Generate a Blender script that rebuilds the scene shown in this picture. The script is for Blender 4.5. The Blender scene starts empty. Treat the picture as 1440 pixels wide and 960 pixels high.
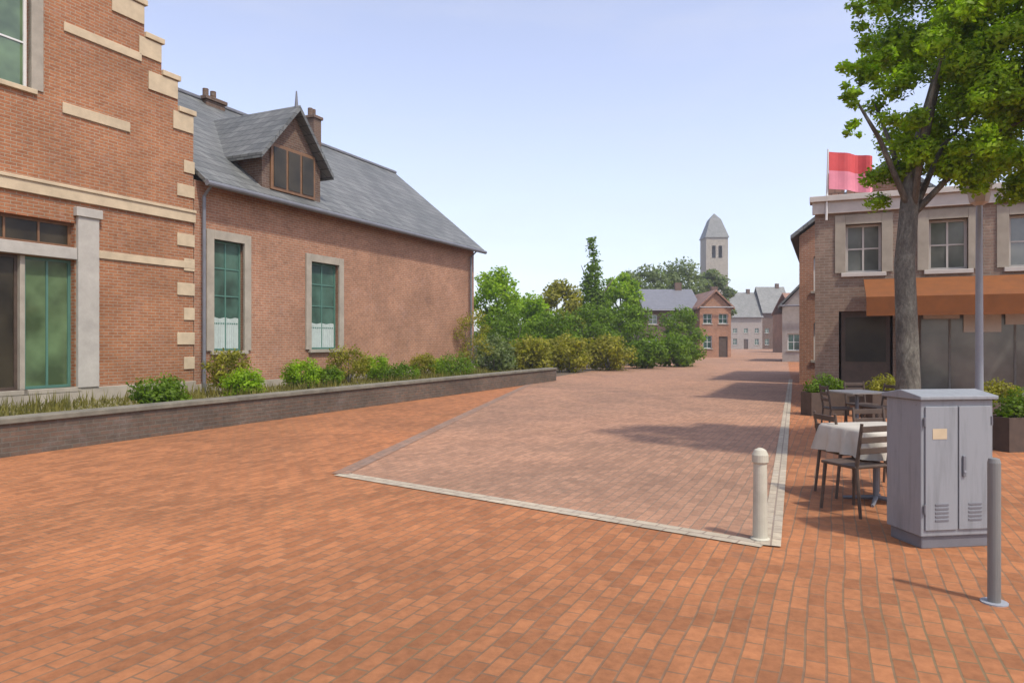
import bpy, math, random
from mathutils import Vector, noise
random.seed(11)
R = math.radians
sc = bpy.context.scene
COL = sc.collection
# ------------------------------------------------------------------ frame of the street
# camera at the origin, 1.6 m up, looking along +Y; the street runs off to the right of it
CS, SN = 0.418, 0.908
ANG = math.atan2(SN, CS)
def W(s, p, z=0.0):                       # along-street, across-street (left +) -> world
    return Vector((s*CS - p*SN, s*SN + p*CS, z))
def at(px, Y):                            # picture column at a given distance -> world x
    return (px-720)/1000*Y
def zat(py, Y):
    return 1.6 + (480-py)/1000*Y
def s_of(px, P):                          # place along a facade at offset P seen at column px
    Y = P/(SN*(1180-px)/1000); X = at(px, Y)
    return X*CS + Y*SN
# ------------------------------------------------------------------ materials
def rgb(c): return (c[0], c[1], c[2], 1)
class NT:
    def __init__(s, name):
        s.m = bpy.data.materials.new(name); s.m.use_nodes = True
        s.t = s.m.node_tree; s.b = s.t.nodes['Principled BSDF']
    def n(s, typ, **k):
        nd = s.t.nodes.new(typ)
        for a, v in k.items():
            if a.startswith('i_'):
                key = a[2:].replace('_', ' ')
                nd.inputs[int(key) if key.isdigit() else key].default_value = v
            else: setattr(nd, a, v)
        return nd
    def l(s, a, b): s.t.links.new(a, b)
    def ramp(s, src, stops):
        r = s.n('ShaderNodeValToRGB'); e = r.color_ramp.elements
        while len(e) < len(stops): e.new(0.5)
        for k, (p, c) in enumerate(stops):
            e[k].position = p; e[k].color = rgb(c) if len(c) == 3 else c
        s.l(src, r.inputs[0]); return r.outputs[0]
    def mix(s, f, a, b, mode='MIX'):
        m = s.n('ShaderNodeMix', data_type='RGBA', blend_type=mode)
        if hasattr(f, 'links'): s.l(f, m.inputs[0])
        else: m.inputs[0].default_value = f
        for sock, v in ((m.inputs[6], a), (m.inputs[7], b)):
            if hasattr(v, 'links'): s.l(v, sock)
            else: sock.default_value = rgb(v)
        return m.outputs[2]
    def bump(s, h, strength=.3, dist=.02):
        b = s.n('ShaderNodeBump'); b.inputs['Strength'].default_value = strength; b.inputs['Distance'].default_value = dist
        s.l(h, b.inputs['Height']); s.l(b.outputs[0], s.b.inputs['Normal'])
def plain(name, c, rough=.7, var=.15, scale=3, metal=0, bump=.1, bscale=40, obj=True):
    q = NT(name); tc = q.n('ShaderNodeTexCoord')
    no = q.n('ShaderNodeTexNoise', i_Scale=scale, i_Detail=6.0, i_Roughness=.65); q.l(tc.outputs['Object'], no.inputs['Vector'])
    lo = tuple(v*(1-var) for v in c); hi = tuple(min(1, v*(1+var)) for v in c)
    q.l(q.ramp(no.outputs[0], [(.3, lo), (.7, hi)]), q.b.inputs['Base Color'])
    q.b.inputs['Roughness'].default_value = rough; q.b.inputs['Metallic'].default_value = metal
    if bump:
        n2 = q.n('ShaderNodeTexNoise', i_Scale=bscale, i_Detail=4.0); q.l(tc.outputs['Object'], n2.inputs['Vector'])
        q.bump(n2.outputs[0], bump, .01)
    return q.m
def brickmat(name, c1, c2, mortar, bw=.22, bh=.07, ms=.01, dirt=.25, flat=False, bumps=.5, rough=.85):
    q = NT(name); tc = q.n('ShaderNodeTexCoord'); sp = q.n('ShaderNodeSeparateXYZ'); q.l(tc.outputs['Object'], sp.inputs[0])
    cb = q.n('ShaderNodeCombineXYZ')
    if flat: q.l(sp.outputs[0], cb.inputs[0]); q.l(sp.outputs[1], cb.inputs[1])
    else:
        ad = q.n('ShaderNodeMath', operation='ADD'); q.l(sp.outputs[0], ad.inputs[0]); q.l(sp.outputs[1], ad.inputs[1])
        q.l(ad.outputs[0], cb.inputs[0]); q.l(sp.outputs[2], cb.inputs[1])
    br = q.n('ShaderNodeTexBrick', i_Scale=1.0); q.l(cb.outputs[0], br.inputs['Vector'])
    br.inputs['Brick Width'].default_value = bw; br.inputs['Row Height'].default_value = bh
    br.inputs['Mortar Size'].default_value = ms; br.inputs['Mortar Smooth'].default_value = .2
    br.inputs['Color1'].default_value = rgb(c1); br.inputs['Color2'].default_value = rgb(c2); br.inputs['Mortar'].default_value = rgb(mortar)
    no = q.n('ShaderNodeTexNoise', i_Scale=.55, i_Detail=8.0, i_Roughness=.7); q.l(tc.outputs['Object'], no.inputs['Vector'])
    n3 = q.n('ShaderNodeTexNoise', i_Scale=9.0, i_Detail=5.0, i_Roughness=.7); q.l(tc.outputs['Object'], n3.inputs['Vector'])
    f = q.ramp(no.outputs[0], [(.3, (1-dirt,)*3), (.72, (1+dirt*.5,)*3)])
    f2 = q.ramp(n3.outputs[0], [(.3, (.82,)*3), (.7, (1.15,)*3)])
    c = q.mix(1.0, br.outputs['Color'], f, 'MULTIPLY'); c = q.mix(1.0, c, f2, 'MULTIPLY')
    n5 = q.n('ShaderNodeTexNoise', i_Scale=1.7, i_Detail=9.0, i_Roughness=.75, i_Distortion=.5); q.l(tc.outputs['Object'], n5.inputs['Vector'])
    c = q.mix(q.ramp(n5.outputs[0], [(.54, (0, 0, 0)), (.72, (.38,)*3)]), c, tuple(min(1, v*.55+.13) for v in c1))
    q.l(c, q.b.inputs['Base Color']); q.b.inputs['Roughness'].default_value = rough
    q.b.inputs['Specular IOR Level'].default_value = .25
    inv = q.n('ShaderNodeMath', operation='MULTIPLY_ADD'); q.l(br.outputs['Fac'], inv.inputs[0]); inv.inputs[1].default_value = -1
    q.l(n3.outputs[0], inv.inputs[2]); q.bump(inv.outputs[0], bumps, .008)
    return q.m
def glass(name, tint=(.05, .09, .07), rough=.06):
    q = NT(name); tc = q.n('ShaderNodeTexCoord')
    no = q.n('ShaderNodeTexNoise', i_Scale=1.3, i_Detail=3.0); q.l(tc.outputs['Object'], no.inputs['Vector'])
    q.l(q.ramp(no.outputs[0], [(.35, tuple(v*.6 for v in tint)), (.65, tuple(v*1.5 for v in tint))]), q.b.inputs['Base Color'])
    q.b.inputs['Roughness'].default_value = rough; q.b.inputs['Specular IOR Level'].default_value = .9 if rough < .3 else .3
    q.bump(no.outputs[0], .05, .03)
    return q.m
def leafmat(name, c, sc_=1.4):
    q = NT(name); tc = q.n('ShaderNodeTexCoord')
    no = q.n('ShaderNodeTexNoise', i_Scale=sc_, i_Detail=5.0, i_Roughness=.7); q.l(tc.outputs['Object'], no.inputs['Vector'])
    wn = q.n('ShaderNodeTexWhiteNoise', noise_dimensions='3D'); 
    sn = q.n('ShaderNodeVectorMath', operation='SNAP'); sn.inputs[1].default_value = (.13,)*3; q.l(tc.outputs['Object'], sn.inputs[0]); q.l(sn.outputs[0], wn.inputs[0])
    a = q.ramp(no.outputs[0], [(.3, tuple(v*.6 for v in c)), (.7, (c[0]*1.6, c[1]*1.35, c[2]*1.1))])
    b = q.ramp(wn.outputs[0], [(0, (.65,)*3), (1, (1.35,)*3)])
    col = q.mix(1.0, a, b, 'MULTIPLY')
    q.l(col, q.b.inputs['Base Color']); q.b.inputs['Roughness'].default_value = .55
    q.b.inputs['Specular IOR Level'].default_value = .25
    tr = q.n('ShaderNodeBsdfTranslucent'); q.l(q.mix(1.0, col, (1.5, 1.7, .7), 'MULTIPLY'), tr.inputs[0])
    ms = q.n('ShaderNodeMixShader'); ms.inputs[0].default_value = .45
    q.l(q.b.outputs[0], ms.inputs[1]); q.l(tr.outputs[0], ms.inputs[2]); q.l(ms.outputs[0], q.t.nodes['Material Output'].inputs[0])
    return q.m
def slatemat(name, c, w=.3, h=.22):
    q = NT(name); tc = q.n('ShaderNodeTexCoord')
    mp = q.n('ShaderNodeSeparateXYZ'); q.l(tc.outputs['Object'], mp.inputs[0])
    cb = q.n('ShaderNodeCombineXYZ')
    ad = q.n('ShaderNodeMath', operation='ADD'); q.l(mp.outputs[0], ad.inputs[0]); q.l(mp.outputs[1], ad.inputs[1])
    q.l(ad.outputs[0], cb.inputs[0]); q.l(mp.outputs[2], cb.inputs[1])
    br = q.n('ShaderNodeTexBrick', i_Scale=1.0); q.l(cb.outputs[0], br.inputs['Vector'])
    br.inputs['Brick Width'].default_value = w; br.inputs['Row Height'].default_value = h
    br.inputs['Mortar Size'].default_value = .012
    br.inputs['Color1'].default_value = rgb(tuple(v*.8 for v in c)); br.inputs['Color2'].default_value = rgb(tuple(v*1.25 for v in c)); br.inputs['Mortar'].default_value = rgb(tuple(v*.35 for v in c))
    no = q.n('ShaderNodeTexNoise', i_Scale=.8, i_Detail=8.0, i_Roughness=.7); q.l(tc.outputs['Object'], no.inputs['Vector'])
    cc = q.mix(1.0, br.outputs['Color'], q.ramp(no.outputs[0], [(.3, (.7, .72, .7)), (.7, (1.2, 1.18, 1.15))]), 'MULTIPLY')
    q.l(cc, q.b.inputs['Base Color']); q.b.inputs['Roughness'].default_value = .55
    q.bump(br.outputs['Fac'], -.4, .01)
    return q.m
def barkmat():
    q = NT('bark'); tc = q.n('ShaderNodeTexCoord'); mp = q.n('ShaderNodeMapping'); mp.inputs['Scale'].default_value = (1, 1, .45); q.l(tc.outputs['Object'], mp.inputs[0])
    v = q.n('ShaderNodeTexVoronoi', i_Scale=14.0); n1 = q.n('ShaderNodeTexNoise', i_Scale=5.0, i_Detail=9.0, i_Roughness=.8, i_Distortion=.8); n2 = q.n('ShaderNodeTexNoise', i_Scale=38.0, i_Detail=6.0, i_Roughness=.8)
    for k in (v, n1, n2): q.l(mp.outputs[0], k.inputs['Vector'])
    c = q.ramp(n1.outputs[0], [(.36, (.075, .066, .052)), (.5, (.125, .112, .088)), (.6, (.19, .18, .14))])
    c = q.mix(1.0, c, q.ramp(n2.outputs[0], [(.35, (.6,)*3), (.65, (1.25,)*3)]), 'MULTIPLY')
    q.l(c, q.b.inputs['Base Color']); q.b.inputs['Roughness'].default_value = .95
    a = q.n('ShaderNodeMath', operation='ADD'); q.l(v.outputs['Distance'], a.inputs[0]); q.l(n2.outputs[0], a.inputs[1]); q.bump(a.outputs[0], .9, .02); return q.m
def painted(name, c):
    q = NT(name); tc = q.n('ShaderNodeTexCoord'); mp = q.n('ShaderNodeMapping'); mp.inputs['Scale'].default_value = (9, 9, .9); q.l(tc.outputs['Object'], mp.inputs[0])
    a = q.n('ShaderNodeTexNoise', i_Scale=1.6, i_Detail=7.0, i_Roughness=.7); q.l(mp.outputs[0], a.inputs['Vector'])
    b = q.n('ShaderNodeTexNoise', i_Scale=6.0, i_Detail=9.0, i_Roughness=.8); q.l(tc.outputs['Object'], b.inputs['Vector'])
    col = q.mix(q.ramp(a.outputs[0], [(.48, (0, 0, 0)), (.7, (.55,)*3)]), c, tuple(v*.55 for v in c))
    col = q.mix(q.ramp(b.outputs[0], [(.64, (0, 0, 0)), (.69, (.8,)*3)]), col, (c[0]*.5, c[1]*.4, c[2]*.3))
    q.l(col, q.b.inputs['Base Color']); q.l(q.ramp(b.outputs[0], [(.3, (.35,)*3), (.7, (.75,)*3)]), q.b.inputs['Roughness']); q.bump(b.outputs[0], .08, .004); return q.m
def paving(name, c1, c2, mortar):
    q = NT(name); tc = q.n('ShaderNodeTexCoord')
    # wobble so that the courses are not ruler straight
    wn = q.n('ShaderNodeTexNoise', i_Scale=.9, i_Detail=2.0); q.l(tc.outputs['Object'], wn.inputs['Vector'])
    sb = q.n('ShaderNodeVectorMath', operation='MULTIPLY_ADD'); sb.inputs[1].default_value = (.07,)*3; q.l(wn.outputs['Color'], sb.inputs[0]); q.l(tc.outputs['Object'], sb.inputs[2])
    br = q.n('ShaderNodeTexBrick', i_Scale=1.0); q.l(sb.outputs[0], br.inputs['Vector'])
    for k, v in (('Brick Width', .205), ('Row Height', .1), ('Mortar Size', .007), ('Mortar Smooth', .3), ('Bias', -.1)): br.inputs[k].default_value = v
    br.inputs['Color1'].default_value = rgb(c1); br.inputs['Color2'].default_value = rgb(c2); br.inputs['Mortar'].default_value = rgb(mortar)
    def noi(sc_, d=6.0, r=.65, dist=0.0):
        n = q.n('ShaderNodeTexNoise', i_Scale=sc_, i_Detail=d, i_Roughness=r, i_Distortion=dist); q.l(tc.outputs['Object'], n.inputs['Vector']); return n.outputs[0]
    big, mid, fine, spot = noi(.12, 8, .7, .6), noi(.9, 8, .75), noi(14, 5, .7), noi(2.3, 9, .8, .4)
    c = q.mix(1.0, br.outputs['Color'], q.ramp(big, [(.34, (.74, .78, .82)), (.5, (1, 1, 1)), (.68, (1.16, 1.1, 1.05))]), 'MULTIPLY')
    c = q.mix(1.0, c, q.ramp(mid, [(.3, (.84, .84, .84)), (.7, (1.14, 1.14, 1.12))]), 'MULTIPLY')
    c = q.mix(1.0, c, q.ramp(fine, [(.3, (.80,)*3), (.7, (1.18,)*3)]), 'MULTIPLY')
    c = q.mix(q.ramp(spot, [(.58, (0, 0, 0)), (.72, (.55,)*3)]), c, (.12, .085, .06))            # dirt and old stains
    sand = q.n('ShaderNodeMath', operation='MULTIPLY'); q.l(q.ramp(noi(.35, 8, .7), [(.52, (0, 0, 0)), (.72, (.6,)*3)]), sand.inputs[0]); q.l(br.outputs['Fac'], sand.inputs[1])
    c = q.mix(sand.outputs[0], c, (.15, .12, .05))                                                # moss in some joints
    q.l(c, q.b.inputs['Base Color']); q.b.inputs['Roughness'].default_value = .82; q.b.inputs['Specular IOR Level'].default_value = .25
    inv = q.n('ShaderNodeMath', operation='MULTIPLY_ADD'); q.l(br.outputs['Fac'], inv.inputs[0]); inv.inputs[1].default_value = -1; q.l(fine, inv.inputs[2])
    q.bump(inv.outputs[0], .45, .006); return q.m
M = dict(
 brick=brickmat('red_brick', (.36, .145, .062), (.285, .108, .047), (.32, .23, .15), dirt=.35),
 brick2=brickmat('pink_brick', (.37, .170, .094), (.30, .135, .076), (.35, .25, .17), dirt=.35),
 cafebrick=brickmat('cafe_brick', (.27, .185, .135), (.21, .145, .105), (.27, .22, .17), dirt=.35), drender=plain('dull_render', (.29, .25, .215), .9, .15), brown=brickmat('brown_brick', (.15, .085, .055), (.11, .062, .042), (.16, .13, .10)),
 gwall=brickmat('garden_wall_brick', (.15, .095, .065), (.105, .08, .06), (.13, .11, .085), dirt=.4),
 paving=paving('orange_brick_paving', (.375, .147, .058), (.25, .096, .038), (.21, .115, .062)),
 road=paving('pink_brick_paving', (.35, .188, .113), (.255, .138, .084), (.22, .148, .10)),
 edge=brickmat('edge_setts', (.30, .17, .11), (.22, .15, .11), (.2, .14, .1), bw=.105, bh=.21, ms=.01, flat=True), band=brickmat('pale_paving', (.43, .36, .26), (.37, .31, .23), (.26, .2, .15), bw=.21, bh=.105, ms=.008, flat=True),
 stone=plain('cream_stone', (.46, .36, .23), .85, .18, 2.2),
 palegrey=plain('pale_grey_stone', (.36, .33, .28), .85, .15, 2.5), oldstone=plain('old_stone', (.15, .135, .10), .9, .35, 3), greystone=plain('grey_stone', (.30, .26, .20), .85, .2, 2.0),
 slate=slatemat('slate', (.125, .126, .118)),
 tile=slatemat('roof_tile', (.26, .13, .08), .25, .3),
 gl=glass('window_glass', (.05, .10, .075)), glolive=glass('olive_glass', (.085, .13, .06)), gldark=glass('dark_glass', (.030, .024, .014), .35),
 green=plain('green_paint', (.07, .16, .12), .4, .08), white=plain('white_paint', (.62, .61, .57), .5, .06),
 glgrey=glass('grey_glass', (.11, .11, .095), .15), stonew=plain('weathered_stone', (.42, .39, .30), .85, .15, 4), paletop=plain('pale_tabletop', (.42, .38, .31), .6, .12, 3), curtain=plain('curtain', (.36, .41, .37), .9, .1, 6),
 lead=plain('lead_grey', (.14, .14, .15), .5, .15), metal=plain('grey_metal', (.26, .27, .29), .45, .08, 5, bump=.04),
 grass=leafmat('grass_blade', (.15, .15, .045)), lawn=plain('dry_lawn', (.16, .14, .07), 1, .35, 3, bump=.6, bscale=60), darkwood=plain('dark_wood', (.07, .045, .03), .6, .25, 5), rust=plain('rust_orange', (.17, .050, .004), .75, .2), post=plain('weathered_post', (.16, .155, .14), .7, .2, 6),
 bark=barkmat(),
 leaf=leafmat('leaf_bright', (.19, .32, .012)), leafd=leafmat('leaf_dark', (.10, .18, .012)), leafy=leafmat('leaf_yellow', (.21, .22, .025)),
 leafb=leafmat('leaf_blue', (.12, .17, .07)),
 orange=plain('orange_canvas', (.5, .17, .02), .8, .12), canvas=plain('pale_canvas', (.55, .53, .48), .8, .08),
 red=plain('red_cloth', (.5, .06, .06), .8, .12), pink=plain('pink_petal', (.6, .2, .25), .8, .12),
 wood=plain('brown_wood', (.16, .08, .035), .6, .25, 5), soil=plain('soil', (.10, .07, .045), 1, .3, 4),
 cabinet=painted('cabinet_grey', (.23, .238, .245)), metal2=painted('painted_post', (.17, .165, .15)), asphalt=plain('asphalt', (.10, .09, .08), .9, .15, 3),
 render=plain('pale_render', (.45, .41, .36), .9, .1),
)
# ------------------------------------------------------------------ mesh helpers
class MB:
    def __init__(s): s.v = []; s.f = []
    def add(s, vs, fs):
        k = len(s.v); s.v += [tuple(v) for v in vs]; s.f += [tuple(i+k for i in f) for f in fs]; return s
    def box(s, x0, x1, y0, y1, z0, z1):
        return s.add([(x0,y0,z0),(x1,y0,z0),(x1,y1,z0),(x0,y1,z0),(x0,y0,z1),(x1,y0,z1),(x1,y1,z1),(x0,y1,z1)],
              [(0,3,2,1),(4,5,6,7),(0,1,5,4),(1,2,6,5),(2,3,7,6),(3,0,4,7)])
    def tube(s, pts, rads, n=10, cap=True):
        pts = [Vector(p) for p in pts]; rings = []
        for i, p in enumerate(pts):
            d = (pts[min(i+1, len(pts)-1)] - pts[max(i-1, 0)]).normalized()
            u = d.cross(Vector((0, 0, 1)) if abs(d.z) < .9 else Vector((1, 0, 0))).normalized(); w = d.cross(u)
            r = rads[i] if isinstance(rads, (list, tuple)) else rads
            rings.append([p + (u*math.cos(2*math.pi*k/n) + w*math.sin(2*math.pi*k/n))*r for k in range(n)])
        vs = [v for r in rings for v in r]; fs = []
        for i in range(len(pts)-1):
            for k in range(n): fs.append((i*n+k, i*n+(k+1) % n, (i+1)*n+(k+1) % n, (i+1)*n+k))
        if cap: fs += [tuple(range(n))[::-1], tuple((len(pts)-1)*n+k for k in range(n))]
        return s.add(vs, fs)
    def prism(s, poly, y0, y1):           # polygon in x,z extruded along y
        n = len(poly)
        return s.add([(x, y0, z) for x, z in poly]+[(x, y1, z) for x, z in poly],
            [tuple(range(n)), tuple(range(2*n-1, n-1, -1))]+[(i, i+n, (i+1) % n+n, (i+1) % n) for i in range(n)])
    def prismx(s, poly, x0, x1):          # polygon in y,z extruded along x
        n = len(poly)
        return s.add([(x0, y, z) for y, z in poly]+[(x1, y, z) for y, z in poly],
            [tuple(range(n))[::-1], tuple(range(n, 2*n))]+[(i, (i+1) % n, (i+1) % n+n, i+n) for i in range(n)])
    def build(s, name, mat, parent=None, bevel=0, smooth=False):
        me = bpy.data.meshes.new(name); me.from_pydata(s.v, [], s.f)
        import bmesh
        bm = bmesh.new(); bm.from_mesh(me); bmesh.ops.recalc_face_normals(bm, faces=bm.faces) if not getattr(s, 'leafy', 0) else None
        bm.to_mesh(me); bm.free()
        if smooth: me.shade_smooth()
        o = bpy.data.objects.new(name, me); me.materials.append(M[mat] if isinstance(mat, str) else mat)
        COL.objects.link(o); o.parent = parent
        if bevel:
            b = o.modifiers.new('bevel', 'BEVEL'); b.width = bevel; b.segments = 2; b.limit_method = 'ANGLE'
        return o
def pieces(mb, name, mat, parent, bevel=0):      # every box of the builder becomes an object of its own
    for k in range(0, len(mb.v), 8):
        m = MB(); m.v = mb.v[k:k+8]; m.f = [(0,3,2,1),(4,5,6,7),(0,1,5,4),(1,2,6,5),(2,3,7,6),(3,0,4,7)]
        m.build(name, mat, parent, bevel)
def tag(o, label=None, cat=None, group=None, kind=None):
    if label: o['label'] = label
    if cat: o['category'] = cat
    if group: o['group'] = group
    if kind: o['kind'] = kind
    return o
def empty(name, loc, rz=0.0):
    o = bpy.data.objects.new(name, None); COL.objects.link(o); o.location = loc; o.rotation_euler = (0, 0, rz); o.empty_display_size = .2
    return o
def street(name, s=0, p=0, label=None, cat=None, group=None, flip=False):
    return tag(empty(name, W(s, p), ANG + (math.pi if flip else 0)), label, cat, group)
def wall(mb, rects, holes, y0, y1):
    xs = sorted({v for r in rects+holes for v in r[:2]}); zs = sorted({v for r in rects+holes for v in r[2:]})
    inside = lambda x, z, rs: any(r[0] < x < r[1] and r[2] < z < r[3] for r in rs)
    for j in range(len(zs)-1):
        run = None
        for i in range(len(xs)-1):
            cx, cz = (xs[i]+xs[i+1])/2, (zs[j]+zs[j+1])/2
            ok = inside(cx, cz, rects) and not inside(cx, cz, holes)
            if ok and run is None: run = xs[i]
            if not ok and run is not None: mb.box(run, xs[i], y0, y1, zs[j], zs[j+1]); run = None
        if run is not None: mb.box(run, xs[-1], y0, y1, zs[j], zs[j+1])
def window(par, x0, x1, z0, z1, cols=2, rows=3, frame='white', pane='gl', sill='stone', d=.14, fw=.06, surround=None, curtain=False):
    f = MB(); f.box(x0, x0+fw, d, d+.06, z0, z1); f.box(x1-fw, x1, d, d+.06, z0, z1)
    f.box(x0+fw, x1-fw, d, d+.06, z1-fw, z1); f.box(x0+fw, x1-fw, d, d+.06, z0, z0+fw)
    for c in range(1, cols): xc = x0+(x1-x0)*c/cols; f.box(xc-fw*.35, xc+fw*.35, d+.006, d+.05, z0+fw, z1-fw)
    for r in range(1, rows): zc = z0+(z1-z0)*r/rows; f.box(x0+fw, x1-fw, d+.01, d+.045, zc-fw*.3, zc+fw*.3)
    w = f.build('window', frame, par)
    MB().box(x0+fw*.5, x1-fw*.5, d+.028, d+.034, z0+fw*.5, z1-fw*.5).build('pane', pane, w)
    if sill: MB().box(x0-.1, x1+.1, -.07, d, z0-.1, z0).build('sill', sill, w, .01)
    if curtain: 
        cm = MB(); N = 40; zt_ = z0+(z1-z0)*curtain
        for i in range(N+1):
            x = x0+fw+(x1-x0-2*fw)*i/N; yy = d+.014+.010*math.sin(i*1.9)
            cm.v += [(x, yy, z0+fw), (x, yy, zt_+.015*math.sin(i*.4))]
        cm.f = [(2*i, 2*i+2, 2*i+3, 2*i+1) for i in range(N)]
        cm.build('curtain', 'curtain', w)
    if surround:
        g = .24; q = MB(); q.box(x0-g, x0, -.03, d, z0, z1+g); q.box(x1, x1+g, -.03, d, z0, z1+g); q.box(x0, x1, -.03, d, z1, z1+g)
        q.build('surround', 'greystone', w, .008)
    return w
def leaves(cl, n, size, squash=.8, seed=0):
    rnd = random.Random(seed); mb = MB(); mb.leafy = 1
    tot = sum(c[3]**2 for c in cl)
    for (x, y, z, r) in cl:
        for _ in range(int(n*r*r/tot)):
            u = Vector((rnd.gauss(0, 1), rnd.gauss(0, 1), rnd.gauss(0, 1))).normalized()
            q = r*(rnd.random()**.45)
            k = 1+.35*noise.noise(u*2.2+Vector((x, y, z)))
            c = Vector((x, y, z)) + Vector((u.x*q*k, u.y*q*k, u.z*q*k*squash))
            a = Vector((rnd.gauss(0, 1), rnd.gauss(0, 1), rnd.gauss(0, .7))).normalized(); b = a.cross(u+Vector((.01, .02, .3))).normalized()
            L = size*rnd.uniform(.6, 1.35)
            mb.add([c-a*L*.5, c+b*L*.28-a*L*.05, c+a*L*.5, c-b*L*.28+a*L*.02], [(0, 1, 2, 3)])
    return mb
def crown(cx, cy, cz, rx, rz, k, rnd):
    out = []
    for i in range(k):
        t = i/k; h = -1+2*(i+.5)/k; rr = math.sqrt(max(0, 1-h*h)); a = i*2.4+rnd.random()
        q = rnd.uniform(.45, .75)
        out.append((cx+math.cos(a)*rr*rx*q, cy+math.sin(a)*rr*rx*q, cz+h*rz*.72, rx*rnd.uniform(.28, .5)))
    return out
def tree(name, loc, h, cr, base, mat, n, size, label, cat='tree', group=None, tr=.2, seed=1, conical=False, limbs=5):
    rnd = random.Random(seed); e = tag(empty(name, loc), label, cat, group)
    t = MB(); top = h*.75
    pts = [(0, 0, -.05), (rnd.uniform(-.05, .05), 0, h*.25), (rnd.uniform(-.2, .2), rnd.uniform(-.2, .2), h*.5), (rnd.uniform(-.2, .2), rnd.uniform(-.2, .2), top)]
    t.tube(pts, [tr*1.25, tr*.9, tr*.55, tr*.15])
    for i in range(limbs):
        a = i*2.4+seed; z0 = base*.85+(h-base)*.12*i
        t.tube([(0, 0, z0), (math.cos(a)*cr*.35, math.sin(a)*cr*.35, z0+(h-base)*.15), (math.cos(a)*cr*.75, math.sin(a)*cr*.75, z0+(h-base)*.3)], [tr*.45, tr*.28, tr*.08], 6)
    t.build('trunk', 'bark', e, smooth=True)
    if conical:
        cl = []
        for i in range(16):
            z = base+(h-base)*i/16; r = cr*(1-i/16.5)
            for k in range(5 if i < 12 else 2):
                a = k*1.6+i; cl.append((math.cos(a)*r*.45, math.sin(a)*r*.45, z+.2, max(.42, r*.55)))
    else: cl = crown(0, 0, (h+base)/2, cr, (h-base)/2, 16, rnd)
    leaves(cl, n, size, seed=seed).build('crown', mat, e)
    return e
# ------------------------------------------------------------------ THE SETTING
MB().add([(-450, -60, 0), (450, -60, 0), (450, 450, 0), (-450, 450, 0)], [(0, 1, 2, 3)]).build('ground', 'soil').__setitem__('kind', 'structure')
g = empty('tmp', (0, 0, 0))
pv = MB(); pv.add([(-40, 10.6, .004), (-40, -14, .004), (220, -14, .004), (220, 10.6, .004)], [(3, 2, 1, 0)])
pv = pv.build('pavement', 'paving'); pv.rotation_euler.z = ANG; tag(pv, kind='structure')
bpy.data.objects.remove(g)
# pale bands of setts: the outline of a bay laid in the brick
def band(a, b, w, z, mt='band'):
    a = Vector(a); b = Vector(b); d = (b-a).normalized(); n = Vector((-d.y, d.x))*w/2
    ln = (b-a).length
    o = MB().add([(0, -w/2, 0), (ln, -w/2, 0), (ln, w/2, 0), (0, w/2, 0)], [(0, 1, 2, 3)]).build('pavement_band', mt)
    o.location = (a.x, a.y, z); o.rotation_euler.z = math.atan2(d.y, d.x); tag(o, kind='structure'); return o
A = (at(478, 8.55), 8.55); B = (at(1075, 5.58), 5.58)
band(A, B, .20, .012)
Cn = W(0, 0); Bw = (B[0], B[1])
Ce = (at(1112, 30), 30); band((B[0]+.03, B[1]-.05), Ce, .15, .016)
Lf = (at(760, 30), 30)
rd = MB(); pts = [A, B, Ce, (at(1105, 160), 160), (at(1020, 160), 160), Lf]
c_, s_ = math.cos(-ANG), math.sin(-ANG)
rd.add([(x*c_-y*s_, x*s_+y*c_, .008) for x, y in pts], [tuple(range(6))])
band(A, Lf, .21, .014, 'edge')
rd = rd.build('road', 'road'); rd.rotation_euler.z = ANG; tag(rd, kind='structure')
# ------------------------------------------------------------------ HOUSE WITH THE STEPPED GABLE
P = 15.0
h1 = street('gabled_house', 0, P, 'red brick house with stepped gable and cream stone bands at the left edge', 'house')
C = 9.0; rects = [(4.9, 13.1, 0, 6.6)]; z = 6.6; hw = 4.1; steps = []
while hw > .5:
    nz = z+.74; rects.append((C-hw, C+hw, z, nz)); steps.append((hw, nz)); z = nz; hw -= .47
holes = [(5.6, 7.1, 0, 3.35), (7.3, 10.0, .62, 3.35), (7.3, 10.0, 3.62, 4.15), (7.9, 9.08, 6.75, 9.6), (11.2, 12.1, 10, 10)]
holes = holes[:-1]
w = MB(); wall(w, rects, holes, 0, .34); w.box(4.9, 5.2, .34, 9, 0, 6.6); w.box(12.8, 13.1, .34, 9, 0, 6.6); w.box(5.2, 12.8, 8.7, 9, 0, 6.6)
w.build('wall', 'brick', h1)
q = MB(); hh = 4.1
for i, (a, nz) in enumerate(steps):
    nx = a-.47 if i+1 < len(steps) else 0
    for sg in (-1, 1):
        x0, x1 = sorted((C+sg*(a+.05), C+sg*(max(nx, 0)-.0)))
        if i+1 == len(steps):
            if sg == 1: q.box(C-a-.05, C+a+.05, -.07, .4, nz, nz+.13)
        else: q.box(x0, x1, -.07, .4, nz, nz+.13)
pieces(q, 'coping', 'stone', h1, .012)
q = MB()                                  # cream quoin blocks stepping up inside the gable edge
for i, (a, nz) in enumerate(steps[:-2]):
    for sg in (-1, 1):
        x0, x1 = sorted((C+sg*(a-.02), C+sg*(a-.62-.22*(i % 2)))); q.box(x0, x1, -.035, .0, nz-.46, nz-.02)
for k in range(9):
    for sg in (-1, 1):
        L = .5 if k % 2 else .3; x0, x1 = sorted((C+sg*4.12, C+sg*(4.1-L))); q.box(x0, x1, -.03, 0, .9+k*.62, .9+k*.62+.31)
pieces(q, 'quoin', 'stone', h1, .008)
q = MB(); q.box(4.88, 13.13, -.06, 0, 4.62, 4.86); q.box(4.88, 13.13, -.09, 0, 4.86, 4.93); q.build('string_course', 'stone', h1, .01)
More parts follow.
